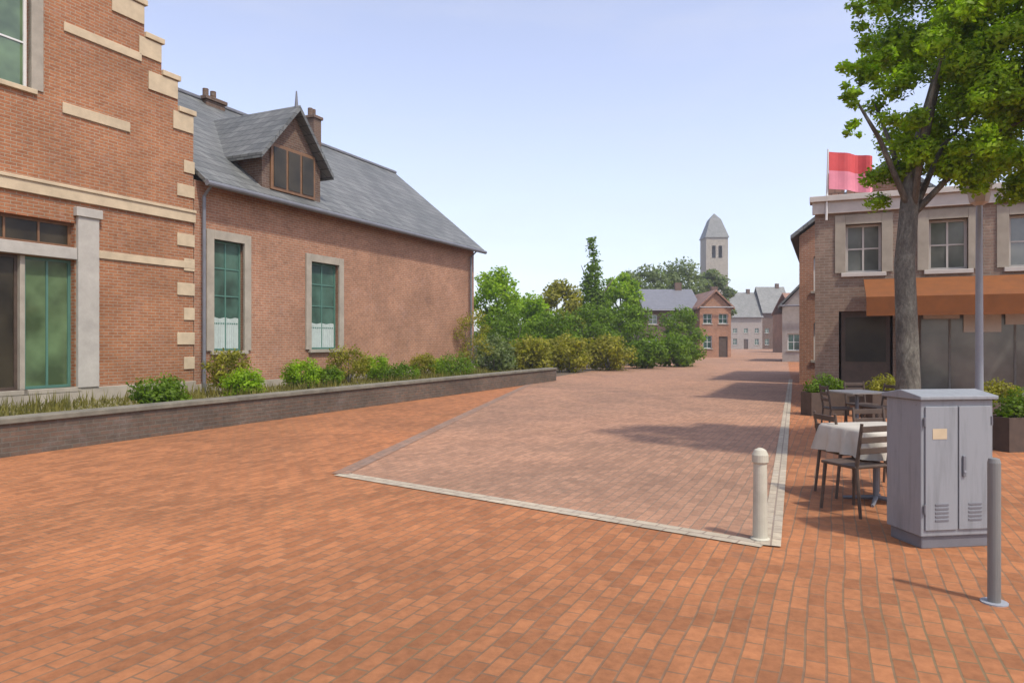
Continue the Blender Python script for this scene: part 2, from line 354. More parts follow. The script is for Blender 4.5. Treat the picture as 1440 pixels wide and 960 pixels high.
q = MB(); q.box(10.52, 13.12, -.035, 0, 3.45, 3.62); q.box(9.72, 11.3, -.035, 0, 6.45, 6.68); q.box(4.9, 7.6, -.035, 0, 6.45, 6.64); q.box(9.75, 11.6, -.035, 0, 8.2, 8.4); pieces(q, 'string_course', 'stone', h1, .01)
q = MB(); q.box(4.87, 5.58, -.06, 0, 0, .6); q.box(7.12, 13.14, -.06, 0, 0, .6); pieces(q, 'plinth', 'greystone', h1, .015)
q = MB(); q.box(10.02, 10.5, -.09, 0, .6, 4.3); q.box(9.96, 10.56, -.13, 0, 4.3, 4.5); q.build('pilaster', 'palegrey', h1, .012)
q = MB(); q.box(7.2, 10.01, -.07, .2, 3.36, 3.61); q.build('lintel', 'palegrey', h1, .01)
window(h1, 9.0, 10.0, .62, 3.35, 2, 1, 'green', 'glolive', 'greystone')
MB().box(8.9, 9.0, .05, .3, .62, 3.35).build('mullion', 'greystone', h1, .01)
window(h1, 7.3, 8.9, .62, 3.35, 2, 1, 'darkwood', 'gldark', 'greystone')
window(h1, 7.3, 10.0, 3.62, 4.15, 4, 1, 'wood', 'gldark', None)
window(h1, 7.9, 9.08, 6.75, 9.6, 2, 3, 'white', 'glolive', 'stone', surround=True)
d = MB(); d.box(5.6, 7.1, .16, .24, 0, 3.35)
for a in (5.7, 6.4):
    d.box(a, a+.6, .13, .16, .2, 1.2); d.box(a, a+.6, .13, .16, 1.4, 2.9)
d = d.build('door', 'wood', h1, .01); MB().tube([(6.32, .05, 1.1), (6.32, .05, 1.4)], .02).build('handle', 'metal', d)
rf = MB(); rf.prism([(4.7, 6.5), (9, 11.4), (13.3, 6.5), (13.3, 6.62), (9, 11.55), (4.7, 6.62)], .36, 9.2); rf.build('roof', 'slate', h1)
# ------------------------------------------------------------------ LOW HOUSE UNDER THE SLATE ROOF
h2 = street('slate_roofed_house', 0, P, 'long low brick house with grey slate roof and dark dormer', 'house')
X0, X1, EV, RZ = 13.15, 28.5, 5.75, 9.6
wa = (s_of(300, P), s_of(343, P)); wb = (s_of(437, P), s_of(476, P)); wc = (s_of(575, P)+.2, s_of(575, P)+1.2)
holes = [(wa[0], wa[1], 1.35, 4.3), (wb[0], wb[1], 1.35, 4.1)]
w = MB(); wall(w, [(X0, X1, 0, EV)], holes, .03, .33); w.box(X0, X0+.3, .33, 9, 0, EV); w.box(X0+.3, X1, 8.7, 9, 0, EV)
w.prismx([(.33, 0), (8.7, 0), (8.7, EV), (4.5, RZ-.15), (.33, EV)], X1-.3, X1)
w.build('wall', 'brick2', h2)
MB().box(X0, X1+.04, -.03, .03, 0, .5).build('plinth', 'greystone', h2, .01)
r = MB(); r.prismx([(-.35, EV-.12), (4.5, RZ), (9.35, EV-.12), (9.35, EV), (4.5, RZ+.14), (-.35, EV)], X0, X1+.3)
r = r.build('roof', 'slate', h2)
MB().box(X0, X1+.32, 4.38, 4.62, RZ+.08, RZ+.2).build('ridge_tile', 'lead', r, .03)
for cx_, cp, hgt, ww in ((s_of(294, 19.5), 4.5, .1, .8), (s_of(438, 19.5), 4.5, 1.0, .45)):
    c = MB(); c.box(cx_-ww/2, cx_+ww/2, cp-.3, cp+.3, RZ-.5, RZ+hgt); c.box(cx_-ww/2-.06, cx_+ww/2+.06, cp-.36, cp+.36, RZ+hgt, RZ+hgt+.12)
    for k in (-.2, .2): c.tube([(cx_+k*ww, cp, RZ+hgt+.1), (cx_+k*ww, cp, RZ+hgt+.45)], .1)
    c.build('chimney', 'brown', r, .01)
gt = MB(); gt.tube([(X0, -.42, EV-.12), (X1+.3, -.42, EV-.12)], .075); gt.build('gutter', 'lead', h2)
gt = MB(); gt.tube([(X0+.2, -.1, .1), (X0+.2, -.1, EV-.4), (X0+.2, -.4, EV-.12)], .045); gt.build('downpipe', 'lead', h2)
gt = MB(); gt.tube([(X1-.5, -.1, .1), (X1-.5, -.1, EV-.4), (X1-.5, -.4, EV-.12)], .05); gt.build('downpipe', 'lead', h2)
window(h2, holes[0][0], holes[0][1], 1.35, 4.3, 2, 4, 'green', 'gl', 'greystone', surround=True, curtain=.3)
window(h2, holes[1][0], holes[1][1], 1.35, 4.1, 2, 4, 'green', 'gl', 'greystone', surround=True, curtain=.3)
# cross-gabled dormer
dx0, dx1 = s_of(366, P), s_of(448, P); dm = (dx0+dx1)/2
wd = MB(); dz = 7.0; wd.prism([(dx0, EV+.02), (dx1, EV+.02), (dx1, dz), (dm, dz+1.5), (dx0, dz)], -.05, 4.2)
dor = wd.build('dormer', 'brown', h2)
rr = MB(); rr.prism([(dx0-.3, dz-.25), (dm, dz+1.5), (dx1+.3, dz-.25), (dx1+.3, dz-.1), (dm, dz+1.66), (dx0-.3, dz-.1)], -.35, 4.4); rr.build('dormer_roof', 'slate', dor)
f = MB(); f.box(dm-.95, dm+.95, -.11, -.053, 6.0, 7.35); f = f.build('window', 'wood', dor, .01)
for k in (-1, 0, 1): MB().box(dm+k*.6-.25, dm+k*.6+.25, -.13, -.112, 6.1, 7.25).build('pane', 'gldark', f)
MB().tube([(dm, -.2, dz+1.6), (dm, -.2, dz+2.1)], [.06, .02]).build('finial', 'lead', dor)
# ------------------------------------------------------------------ GARDEN WALL, PLANTS
gw = street('garden_wall', 0, 10.45, 'low brown brick garden wall with stone coping in front of the houses', 'wall')
MB().box(-2, 27, 0, .3, 0, .46).build('wall', 'gwall', gw)
MB().box(-2.03, 27.03, -.04, .34, .46, .54).build('coping', 'oldstone', gw, .012)
lawn = MB().add([(-2, 10.9, .3), (27, 10.9, .3), (27, 15, .3), (-2, 15, .3)], [(0, 1, 2, 3)]).build('flower_bed', 'lawn'); lawn.rotation_euler.z = ANG; tag(lawn, kind='structure')
def shrub(px, P_, zt, wid, mat, label, n=2400, name='shrub', size=.075, z0=.3, group='plants in the bed before the houses', seed=0):
    s = s_of(px, P_); e = tag(empty(name, W(s, P_, z0), ANG), label, 'plant', group)
    h = zt-z0; rnd = random.Random(seed+int(px)); t = MB()
    for k in range(5): t.tube([(0, 0, 0), (math.cos(k*1.3)*wid*.25, math.sin(k*1.3)*wid*.2, h*.7)], [.02, .008], 5)
    t.build('stem', 'bark', e)
    leaves(crown(0, 0, h*.55, wid/2*1.15, h*.5, 11, rnd), n, size, seed=int(px)).build('foliage', mat, e); return e
for px, P_, zt, wd_, mat, lb in (
 (225, 11.5, .85, 1.1, 'leafd', 'dark green shrub behind the garden wall at the gabled house corner'),
 (322, 13.8, 1.4, 1.1, 'leafy', 'yellow green bush under the taller green window'),
 (345, 12.6, .9, 1.0, 'leaf', 'olive green bush just right of the tall window'),
 (424, 13.4, 1.05, 1.1, 'leaf', 'bright green round bush between the two windows'),
 (490, 13.8, 1.4, 1.4, 'leafy', 'olive bush right of the second window'),
 (530, 14, 1.1, 1.1, 'leaf', 'green bush against the pink brick wall'),
 (595, 14, 1.1, 1.1, 'leafy', 'pale olive bush near the far end of the brick wall'),
 (640, 12.6, 1.0, 1.9, 'leafd', 'dark low bush near the end of the garden wall'),
 (664, 14.4, 3.0, 1.8, 'leafy', 'climbing shrub covering the far corner of the low house')):
    shrub(px, P_, zt, wd_, mat, lb, n=6000 if zt > 3 else 2800)
for px, P_, zt, wd_, mat, lb in ((455, 13.2, .8, 1.0, 'leafd', 'small dark plant under the second window'), (562, 12.9, .85, 1.3, 'leafd', 'small dark plant right of the olive bushes'), (618, 14.2, .9, 1.1, 'leaf', 'green bush between the pale olive bush and the dark low bush')):
    shrub(px, P_, zt, wd_, mat, lb)
rnd = random.Random(3); gm = MB(); gm.leafy = 1
for _ in range(9000):
    s__ = rnd.uniform(6, 27); p_ = 10.9+4.0*rnd.random()**1.3; h_ = rnd.uniform(.06, .26)*(1.5 if noise.noise(Vector((s__*.7, p_*.7, 0))) > .1 else .6)
    a_ = rnd.random()*6.28; ca, sa = math.cos(a_)*.018, math.sin(a_)*.018; lx, ly = rnd.gauss(0, .06), rnd.gauss(0, .06)
    gm.add([(s__-ca, p_-sa, .3), (s__+ca, p_+sa, .3), (s__+lx, p_+ly, .3+h_)], [(0, 1, 2)])
gm = gm.build('grass', 'grass'); gm.rotation_euler.z = ANG; tag(gm, 'tufts of dry green grass growing in the raised bed', 'grass', kind='stuff')
# ------------------------------------------------------------------ DISTANT TREES AND HOUSES
G = 'trees at the end of the street'
def ftree(px, ytop, wpx, Y, mat, label, name='broadleaf_tree', conical=False, n=6000, base=.12, seed=1):
    h = zat(ytop, Y); return tree(name, (at(px, Y), Y, 0), h, wpx/1000*Y/2, h*base, mat, n, .0052*Y, label, 'tree', G, h*.025, seed, conical)
ftree(698, 366, 84, 42, 'leaf', 'green tree just past the corner of the low house', seed=2)
ftree(742, 410, 80, 46, 'leaf', 'low green tree left of the yellow green crown', seed=3)
ftree(786, 386, 76, 50, 'leafy', 'yellow green tree left of the pointed conifer', seed=4)
ftree(834, 332, 84, 52, 'leafd', 'pointed dark conifer rising above the other trees', 'conifer', True, n=9000, seed=5)
ftree(872, 372, 66, 56, 'leaf', 'green tree close to the right of the conifer', seed=6)
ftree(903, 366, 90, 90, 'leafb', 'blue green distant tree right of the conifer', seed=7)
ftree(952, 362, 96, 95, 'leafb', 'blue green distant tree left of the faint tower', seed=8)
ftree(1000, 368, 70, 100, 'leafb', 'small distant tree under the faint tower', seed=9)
def bush(name, px, yt, wp, Y, mat, lb, grp, seed, n=3500):
    h = zat(yt, Y); e = tag(empty(name, (at(px, Y), Y, 0)), lb, 'bush', grp); w_ = wp/1000*Y/2; t = MB()
    for k in range(4): t.tube([(0, 0, -.02), (math.cos(k*1.6)*w_*.4, math.sin(k*1.6)*w_*.4, h*.7)], [.05, .015], 5)
    t.build('stem', 'bark', e)
    leaves(crown(0, 0, h*.52, w_*1.05, h*.55, 12, random.Random(seed)), n, .0045*Y, seed=seed).build('foliage', mat, e)
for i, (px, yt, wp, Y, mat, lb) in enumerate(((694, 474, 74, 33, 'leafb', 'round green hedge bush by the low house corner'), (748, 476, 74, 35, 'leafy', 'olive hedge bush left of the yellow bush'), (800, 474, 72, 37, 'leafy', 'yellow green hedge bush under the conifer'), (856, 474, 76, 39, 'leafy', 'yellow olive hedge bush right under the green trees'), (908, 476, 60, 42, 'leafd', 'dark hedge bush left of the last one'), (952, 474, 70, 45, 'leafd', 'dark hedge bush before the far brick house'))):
    bush('hedge_bush', px, yt, wp, Y, mat, lb, 'hedge bushes by the road', i+20)
for i, (px, yt, wp, Y) in enumerate(((715, 432, 90, 40), (775, 436, 90, 42), (832, 428, 80, 44), (885, 428, 80, 47), (960, 432, 70, 52))):
    bush('dark_bush', px, yt, wp, Y, 'leafd', ('dark bush below the low green tree', 'dark bush below the yellow green tree', 'dark bush right below the conifer', 'dark bush right of the conifer', 'dark bush in front of the far brick house')[i], 'dark bushes under the far trees', i+40)
def fhouse(px0, px1, Y, yev, yr, wallm, roofm, label, depth=8, gable=False, turn=0):
    x0, x1 = at(px0, Y), at(px1, Y); ev, rz = zat(yev, Y), zat(yr, Y); w_ = x1-x0
    e = tag(empty('far_house', (x0, Y, 0), turn), label, 'house', 'houses at the end of the street')
    hs = []; nwin = max(2, int(w_/1.9)); door = nwin//2
    dr = None
    for k in range(nwin):
        c = w_*(k+.5)/nwin
        if k == door: dr = (c-.45, c+.45, 0, 2.1)
        else: hs.append((c-.45, c+.45, .9, 2.2))
        if ev > 4.4: hs.append((c-.45, c+.45, 3.4, 4.4))
    m = MB(); wall(m, [(0, w_, 0, ev)], hs+[dr], 0, .3); m.box(0, .3, .3, depth, 0, ev); m.box(w_-.3, w_, .3, depth, 0, ev); m.box(.3, w_-.3, depth-.3, depth, 0, ev)
    if gable: m.prism([(0, ev), (w_, ev), (w_/2, rz-.1)], 0, depth)
    m.build('wall', wallm, e)
    MB().box(dr[0], dr[1], .1, .15, 0, 2.1).build('door', 'darkwood', e)
    r = MB()
    if gable: r.prism([(-.3, ev-.2), (w_/2, rz), (w_+.3, ev-.2), (w_+.3, ev), (w_/2, rz+.2), (-.3, ev)], -.3, depth+.3)
    else: r.prismx([(-.4, ev-.05), (depth/2, rz-.1), (depth+.4, ev-.05), (depth+.4, ev+.1), (depth/2, rz+.1), (-.4, ev+.1)], -.1, w_+.1)
    r = r.build('roof', roofm, e)
    MB().box(w_*.7, w_*.7+.7, depth/2-.3, depth/2+.3, rz-.4, rz+.8).build('chimney', 'brown', r)
    MB().tube([(-.1, -.45, ev-.02), (w_+.1, -.45, ev-.02)], .08, 6).build('gutter', 'lead', e)
    for hh_ in hs: window(e, *hh_, 2, 2, 'white', 'gl', 'greystone')
    return e
fhouse(905, 985, 74, 436, 404, 'brown', 'lead', 'dark brown house half hidden among the trees')
fhouse(984, 1028, 72, 432, 410, 'brick2', 'tile', 'small brick house with red gable under the faint tower', gable=True)
fhouse(1026, 1072, 150, 446, 410, 'drender', 'slate', 'pale house with a grey roof closing the street')
fhouse(1072, 1112, 150, 440, 402, 'brown', 'slate', 'narrow brown house with a tall grey roof closing the street')
fhouse(1100, 1160, 56, 430, 396, 'drender', 'slate', 'grey roofed house next to the right hand row', gable=True, turn=R(-24))
fhouse(1116, 1260, 100, 440, 410, 'brick2', 'tile', 'long far house behind the cafe')
tw = tag(empty('church_tower', (at(1004, 210), 210, 0)), 'faint grey church tower above the far trees', 'tower')
zc = zat(336, 210)
m = MB(); wall(m, [(-3.2, 3.2, 0, zc)], [(-1.5, -.4, zc-6, zc-2.4), (.4, 1.5, zc-6, zc-2.4)], -3.2, -2.8); m.box(-3.2, -2.8, -2.8, 3.2, 0, zc); m.box(2.8, 3.2, -2.8, 3.2, 0, zc); m.box(-2.8, 2.8, 2.8, 3.2, 0, zc); m.build('wall', 'greystone', tw)
zt = zat(300, 210)
MB().add([(-3.5, -3.5, zc), (3.5, -3.5, zc), (3.5, 3.5, zc), (-3.5, 3.5, zc), (-1.6, -1.6, zt-2), (1.6, -1.6, zt-2), (1.6, 1.6, zt-2), (-1.6, 1.6, zt-2), (0, 0, zt)], [(0, 1, 5, 4), (1, 2, 6, 5), (2, 3, 7, 6), (3, 0, 4, 7), (4, 5, 8), (5, 6, 8), (6, 7, 8), (7, 4, 8), (3, 2, 1, 0)]).build('spire', 'slate', tw)
# far-off wood that closes the horizon
wdl = MB(); wdl.leafy = 1; rnd = random.Random(77)
for _ in range(26000):
    x = rnd.uniform(-300, 400); hN = 7+5*noise.noise(Vector((x*.03, 0, 0)))+3*noise.noise(Vector((x*.13, 3, 0)))
    z_ = hN*rnd.random()**.6; y_ = 300+rnd.uniform(0, 14)-z_*.4
    u = Vector((rnd.gauss(0, 1), rnd.gauss(0, .6), rnd.gauss(0, 1))).normalized(); v_ = u.cross(Vector((0, 1, .3))).normalized(); c = Vector((x, y_, z_)); L_ = rnd.uniform(.7, 1.6)
    wdl.add([c-u*L_, c+v_*L_*.6, c+u*L_, c-v_*L_*.6], [(0, 1, 2, 3)])
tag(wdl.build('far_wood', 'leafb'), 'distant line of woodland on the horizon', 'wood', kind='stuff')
# ------------------------------------------------------------------ CAFE ON THE RIGHT, FACING THE SQUARE
Y = 18.0; cx0 = at(1146, Y)
cf = tag(empty('cafe', (cx0, Y, 0), R(-24)), 'brown fronted cafe with grey glass doors and pale cornice behind the big tree', 'building')
WD = 11.2; TOP = zat(286, Y)
hs = [(.55, 1.75, 0, 2.35), (2.3, 4.9, .12, 2.5), (5.3, 8.9, .12, 2.5), (.7, 1.5, 3.3, 4.5), (2.5, 3.3, 3.3, 4.5), (4.1, 4.9, 3.3, 4.5), (6.2, 7.0, 3.3, 4.5), (7.8, 8.6, 3.3, 4.5)]
m = MB(); wall(m, [(0, WD, 0, TOP)], hs, 0, .3); m.box(0, .3, .3, 8, 0, TOP); m.box(WD-.3, WD, .3, 8, 0, TOP); m.box(.3, WD-.3, 7.7, 8, 0, TOP); m.build('wall', 'cafebrick', cf)
q = MB(); q.box(-.12, WD+.12, -.18, .3, TOP, TOP+.14); q.box(-.06, WD+.06, -.1, 0, TOP-.3, TOP); q.build('cornice', 'render', cf, .01)
MB().box(2.1, 9.1, -.1, 0, 2.62, 3.0).build('fascia', 'greystone', cf, .01)
MB().box(0, WD, .3, 7.7, TOP-.35, TOP-.2).build('roof', 'lead', cf)
d = MB().box(.6, 1.7, .12, .18, 0, 2.35).build('door', 'darkwood', cf, .01); MB().box(.7, 1.6, .1, .118, 1.1, 2.2).build('pane', 'gldark', d)
window(cf, *hs[1], 4, 1, 'post', 'glgrey', 'greystone'); window(cf, *hs[2], 5, 1, 'post', 'glgrey', 'greystone')
for (bx0, bx1, bn) in ((2.36, 4.84, 3), (5.36, 8.84, 4)):          # pale roller blinds and a low sill board inside the glass front
    bw = (bx1-bx0)/bn
    for k in range(bn): MB().box(bx0+k*bw+.04, bx0+(k+1)*bw-.04, .10, .125, 2.44-(.3, .62, .45, .8)[k], 2.44).build('blind', 'canvas', cf)
MB().box(2.3, 4.9, -.05, .0, .0, .45).build('stall_riser', 'render', cf, .01); MB().box(5.3, 8.9, -.05, .0, .0, .45).build('stall_riser', 'render', cf, .01)
MB().box(1.82, 2.22, -.06, 0, .0, 2.6).build('pilaster', 'palegrey', cf, .01); MB().box(4.93, 5.27, -.06, 0, .0, 2.6).build('pilaster', 'palegrey', cf, .01)
for h_ in hs[3:]: window(cf, *h_, 2, 2, 'render', 'glgrey', 'render', surround=True)
c = MB().box(.8, 1.5, 3, 3.6, TOP-.3, TOP+1.1).box(.74, 1.56, 2.94, 3.66, TOP+1.1, TOP+1.2); c.build('chimney', 'tile', cf)
for k, (a, b_, lb) in enumerate(((1.1, 5.0, 'left rust orange canvas awning over the cafe windows'), (5.2, 9.0, 'right rust orange canvas awning over the cafe windows'))):
    e = tag(empty('awning', (cx0, Y, 0), R(-24)), lb, 'awning', 'cafe awnings')
    u = .08+.2*k; MB().prismx([(-.115, 3.0+u), (-1.5, 2.5+u), (-1.5, 2.1+u), (-1.53, 2.1+u), (-1.53, 2.53+u), (-.115, 3.04+u)], a, b_).build('canvas', 'rust', e)
    for x in (a+.1, b_-.1): MB().tube([(x, -.05, 2.3), (x, -1.48, 2.47)], .018, 6).build('arm', 'lead', e)
# neighbour, two storeys, seen past the left end of the cafe
nb = tag(empty('side_house', (at(1124, 27), 27, 0), R(-24)), 'pinkish brick house with grey gable roof behind the cafe', 'house')
hs2 = [(.5, 1.3, .9, 2.3), (.5, 1.3, 3.5, 4.8), (2.4, 3.2, 3.5, 4.8), (2.2, 3.2, 0, 2.1), (4.3, 5.1, 3.5, 4.8)]
m = MB(); wall(m, [(0, 6.0, 0, 5.6)], hs2, 0, .3); m.box(0, .3, .3, 9, 0, 5.6); m.box(5.7, 6, .3, 9, 0, 5.6); m.prism([(0, 5.6), (6, 5.6), (3.0, 7.9)], 0, 9); m.build('wall', 'brick2', nb)
r = MB(); r.prism([(-.3, 5.45), (3.0, 8.0), (6.3, 5.45), (6.3, 5.6), (3.0, 8.18), (-.3, 5.6)], -.3, 9.3); r = r.build('roof', 'slate', nb)
MB().box(1.0, 1.6, 2, 2.6, 6.2, 8.3).build('chimney', 'tile', r)
for h_ in hs2: 
    if h_[2] > 0: window(nb, *h_, 2, 2, 'white', 'gl', 'greystone')
MB().box(2.2, 3.2, .1, .16, 0, 2.1).build('door', 'darkwood', nb)
fl = tag(empty('flag', (cx0+.2, Y-.2, TOP+.14)), 'red and pink flag hanging from a pole on the cafe cornice', 'flag')
MB().tube([(0, 0, -.6), (.0, -.1, 1.15)], [.03, .02], 8).build('pole', 'white', fl)
n_ = 14
def cloth(z0, z1, nm, mt):
    vs, fs = [], []
    for i in range(n_+1):
        x = .02+i/n_*1.05; yy = -.1+.09*math.sin(i*.85)*(i/n_); dr_ = -.12*(i/n_)**1.5
        for z in (z0, z1): vs += [(x, yy-.006, z+dr_), (x, yy+.006, z+dr_)]
    for i in range(n_):
        a, b2 = i*4, i*4+4
        fs += [(a, b2, b2+2, a+2), (a+1, a+3, b2+3, b2+1), (a, a+1, b2+1, b2), (a+2, b2+2, b2+3, a+3)]
    fs += [(0, 2, 3, 1), (n_*4, n_*4+1, n_*4+3, n_*4+2)]
    MB().add(vs, fs).build(nm, mt, fl, smooth=False)
cloth(.62, 1.08, 'red_band', 'red'); cloth(.16, .62, 'pink_band', 'pink')
# ------------------------------------------------------------------ BIG TREE
Y = 9.0; tx = at(1275, Y)
e = tag(empty('plane_tree', (tx, Y, 0)), 'big leafy green tree leaning in over the right edge of the picture', 'tree')
t = MB(); t.tube([(0, 0, -.05), (.02, 0, 1.2), (0, .05, 2.6), (.12, .1, 3.7), (.5, .2, 5.0), (1.0, .2, 6.6)], [.21, .135, .12, .105, .06, .02], 14)
for a in ((.8, .6, 5.2), (1.8, -.2, 4.6), (.2, -.5, 5.2), (1.5, 1, 4.8), (-.1, .6, 4.8), (-.7, 0, 4.75)):
    t.tube([(.1, .05, 3.2), (a[0]*.5, a[1]*.5, (3.2+a[2])/2+.2), a], [.045, .03, .01], 7)
t.build('trunk', 'bark', e, smooth=True)
rnd = random.Random(5); cl = []
def clump(cx_, cy_, cz_, r_, k=5):
    for _ in range(k):
        u = Vector((rnd.gauss(0, 1), rnd.gauss(0, 1), rnd.gauss(0, 1))).normalized()*r_*.6; cl.append((cx_+u.x, cy_+u.y, cz_+u.z, r_*rnd.uniform(.3, .55)))
for a in ((1.6, 0, 5.6, 1.3), (.55, .4, 5.9, .95), (2.6, .5, 4.7, 1.1), (.8, -.5, 4.9, .8), (.1, .5, 4.9, .45), (-.15, -.2, 4.4, .35), (.7, .5, 4.3, .6), (1.5, 0, 4.2, .75), (2.3, -.5, 3.9, .6), (.15, 0, 4.0, .4), (.5, -.5, 3.7, .45), (0, .4, 3.65, .4), (.9, -.6, 5.6, .8), (.3, -.4, 6.4, .7), (1.6, -.7, 4.9, .9), (1.2, -.5, 4.1, .6), (2.2, -.8, 5.6, 1.0), (-.35, .2, 5.3, .3), (-.75, 0, 4.7, .22), (-.6, .1, 5.15, .28), (-.7, -.1, 4.25, .16), (-.4, 0, 4.9, .25), (-.45, .1, 5.8, .3), (2.0, -1, 4.6, .9), (.3, -.8, 5.2, .6), (1.0, -1.0, 4.7, .8), (1.2, -1, 6.2, .9), (.5, -.8, 4.3, .45),
    (1.2, 1.3, 5.0, .9), (.6, 0, 7.0, 1.1), (2.2, 0, 6.6, 1.3), (1.9, 1.2, 4.3, .8), (3.4, 0, 5.4, 1.2), (1.0, 1.0, 6.2, 1.1), (2.6, 1.3, 5.6, 1.2), (3.2, -.4, 4.2, .8), (.9, -.2, 3.75, .4), (1.7, .8, 3.8, .45)): clump(*a)
leaves(cl, 150000, .068, seed=9).build('crown', 'leaf', e)
# ------------------------------------------------------------------ STREET FURNITURE ON THE RIGHT
Y = 5.5; x0, x1 = at(1290, Y), at(1402, Y); w = (x1-x0)/2
e = tag(empty('utility_cabinet', ((x0+x1)/2, Y, 0), R(8)), 'pale grey street cabinet with two doors standing before the big tree', 'cabinet')
MB().box(-w+.02, w-.02, .02, .38, 0, .1).build('plinth', 'lead', e, .01)
MB().box(-w, w, 0, .4, .1, 1.15).build('body', 'cabinet', e, .008)
MB().prismx([(-.03, 1.151), (-.03, 1.18), (.2, 1.22), (.43, 1.18), (.43, 1.151)], -w-.025, w+.025).build('lid', 'cabinet', e, .006)
for sg in (-1, 1):
    x = sorted((sg*.006, sg*(w-.03))); d = MB().box(x[0], x[1], -.014, -.001, .15, 1.1).build('door', 'cabinet', e, .004)
    for k in range(5): MB().box(x[0]+.08, x[1]-.08, -.019, -.0141, .22+k*.03, .232+k*.03).build('vent', 'lead', d)
    for z_ in (.28, .95):
        MB().tube([(sg*(w-.022), -.014, z_), (sg*(w-.022), -.014, z_+.07)], .008, 8).build('hinge', 'lead', d)
hd = MB().box(.03, .055, -.03, -.0141, .56, .72).build('handle', 'lead', e, .004)
MB().tube([(.043, -.03, .6), (.043, -.034, .6)], .009, 10).build('lock', 'metal', hd)
MB().box(-.22, -.1, -.0165, -.0141, .85, .93).build('sticker', 'stone', e)
b = tag(empty('bollard', (at(1069, 5.72), 5.72, 0)), 'slim pale stone bollard standing on the open brick paving', 'bollard')
MB().tube([(0, 0, -.02), (0, 0, .02), (0, 0, .03)], [.075, .075, .065], 20).build('base', 'stonew', b)
MB().tube([(0, 0, .03), (0, 0, .62)], [.058, .052], 20).build('post', 'stonew', b, smooth=False)
MB().tube([(0, 0, .62), (0, 0, .635), (0, 0, .69), (0, 0, .73), (0, 0, .745)], [.054, .064, .064, .045, .015], 20).build('cap', 'stonew', b)
b = tag(empty('post', (at(1398, 4.35), 4.35, 0)), 'slender grey metal post in front of the cabinet at the right', 'post')
MB().tube([(0, 0, 0), (0, 0, .012)], [.075, .075], 16).build('base_plate', 'metal', b)
MB().tube([(0, 0, .012), (0, 0, .86), (0, 0, .885), (0, 0, .89)], [.036, .036, .03, .012], 16).build('shaft', 'metal2', b)
# cafe table and chairs, left of the cabinet
def table(x, y, lb):
    e = tag(empty('cafe_table', (x, y, 0), R(12)), lb, 'table', 'cafe tables')
    MB().box(-.36, .36, -.36, .36, .72, .75).build('tabletop', 'paletop', e, .008)
    MB().tube([(0, 0, .04), (0, 0, .72)], .03).build('column', 'lead', e)
    for k in range(4):
        a = k*math.pi/2+.785; MB().tube([(0, 0, .05), (math.cos(a)*.3, math.sin(a)*.3, .015)], [.025, .015], 8).build('foot', 'lead', e)
    return e
def chair(x, y, rz, lb):
    e = tag(empty('cafe_chair', (x, y, 0), rz), lb, 'chair', 'cafe chairs')
    MB().box(-.21, .21, -.21, .21, .44, .47).build('seat', 'darkwood', e, .01)
    for sx in (-1, 1):
        MB().tube([(sx*.18, -.18, .44), (sx*.2, -.21, 0)], [.018, .014], 8).build('leg', 'darkwood', e)
        MB().tube([(sx*.19, .25, 0), (sx*.185, .2, .45), (sx*.185, .26, .86)], [.014, .018, .014], 8).build('leg', 'darkwood', e)
    for z_ in (.58, .68, .78): MB().box(-.19, .19, .215+(z_-.5)*.13, .235+(z_-.5)*.13, z_, z_+.055).build('back_rail', 'darkwood', e, .004)
table(at(1232, 7.1), 7.1, 'pale square cafe table nearest the grey cabinet')
tc_ = tag(empty('tablecloth', (at(1232, 7.1), 7.1, 0), R(12)), 'pale cloth draped over the cafe table nearest the cabinet', 'tablecloth')
m = MB(); N = 64; rows = []
for j, (q_, z_) in enumerate(((0, .757), (.30, .757), (.375, .755), (.392, .73), (.40, .62), (.415, .50))):
    r_ = []
    for i in range(N):
        a = i*2*math.pi/N; k = 1/max(abs(math.cos(a)), abs(math.sin(a))); f = .012*math.sin(i*1.37)*(j > 3)*(j-2)
        r_.append((math.cos(a)*(q_+f)*min(k, 1.36), math.sin(a)*(q_+f)*min(k, 1.36), z_-(.04*(k-1) if j > 3 else 0)))
    m.v += r_
m.f = [(j*N+i, j*N+(i+1) % N, (j+1)*N+(i+1) % N, (j+1)*N+i) for j in range(5) for i in range(N)]
m.build('cloth', 'paletop', tc_, smooth=True)
chair(at(1206, 6.75)-.05, 6.7, R(200), 'dark wooden chair on the near side of the table by the cabinet')
chair(at(1245, 7.75), 7.8, R(8), 'dark wooden chair on the far side of the table by the cabinet')
chair(at(1195, 7.4), 7.45, R(98), 'dark wooden chair left of the table by the cabinet')
table(at(1205, 12.2), 12.2, 'pale square cafe table further back towards the cafe')
chair(at(1180, 12.2), 12.2, R(85), 'dark wooden chair left of the table nearer the cafe')
chair(at(1240, 12.3), 12.4, R(-80), 'dark wooden chair right of the table nearer the cafe')
chair(at(1212, 13.0), 13.0, R(5), 'dark wooden chair behind the table nearer the cafe')
def planter(x, y, lb, mt, sc_=1):
    e = tag(empty('planter', (x, y, 0), R(10)), lb, 'planter', 'planters before the cafe')
    m = MB(); m.box(-.45, .45, -.2, .2, 0, .04); m.box(-.45, .45, -.2, -.17, .04, .5); m.box(-.45, .45, .17, .2, .04, .5); m.box(-.45, -.42, -.17, .17, .04, .5); m.box(.42, .45, -.17, .17, .04, .5)
    m.build('box', 'darkwood', e); MB().box(-.42, .42, -.17, .17, .04, .44).build('soil', 'soil', e)
    leaves([(-.25, 0, .62, .22), (0, .02, .7, .27), (.25, 0, .63, .22)], 1500, .06, seed=int(x*10)).build('foliage', mt, e)
planter(at(1160, 15.5), 15.5, 'dark wooden planter at the left end of the cafe front', 'leafd')
planter(at(1245, 15), 15, 'dark wooden planter between tree and cafe door', 'leafy')
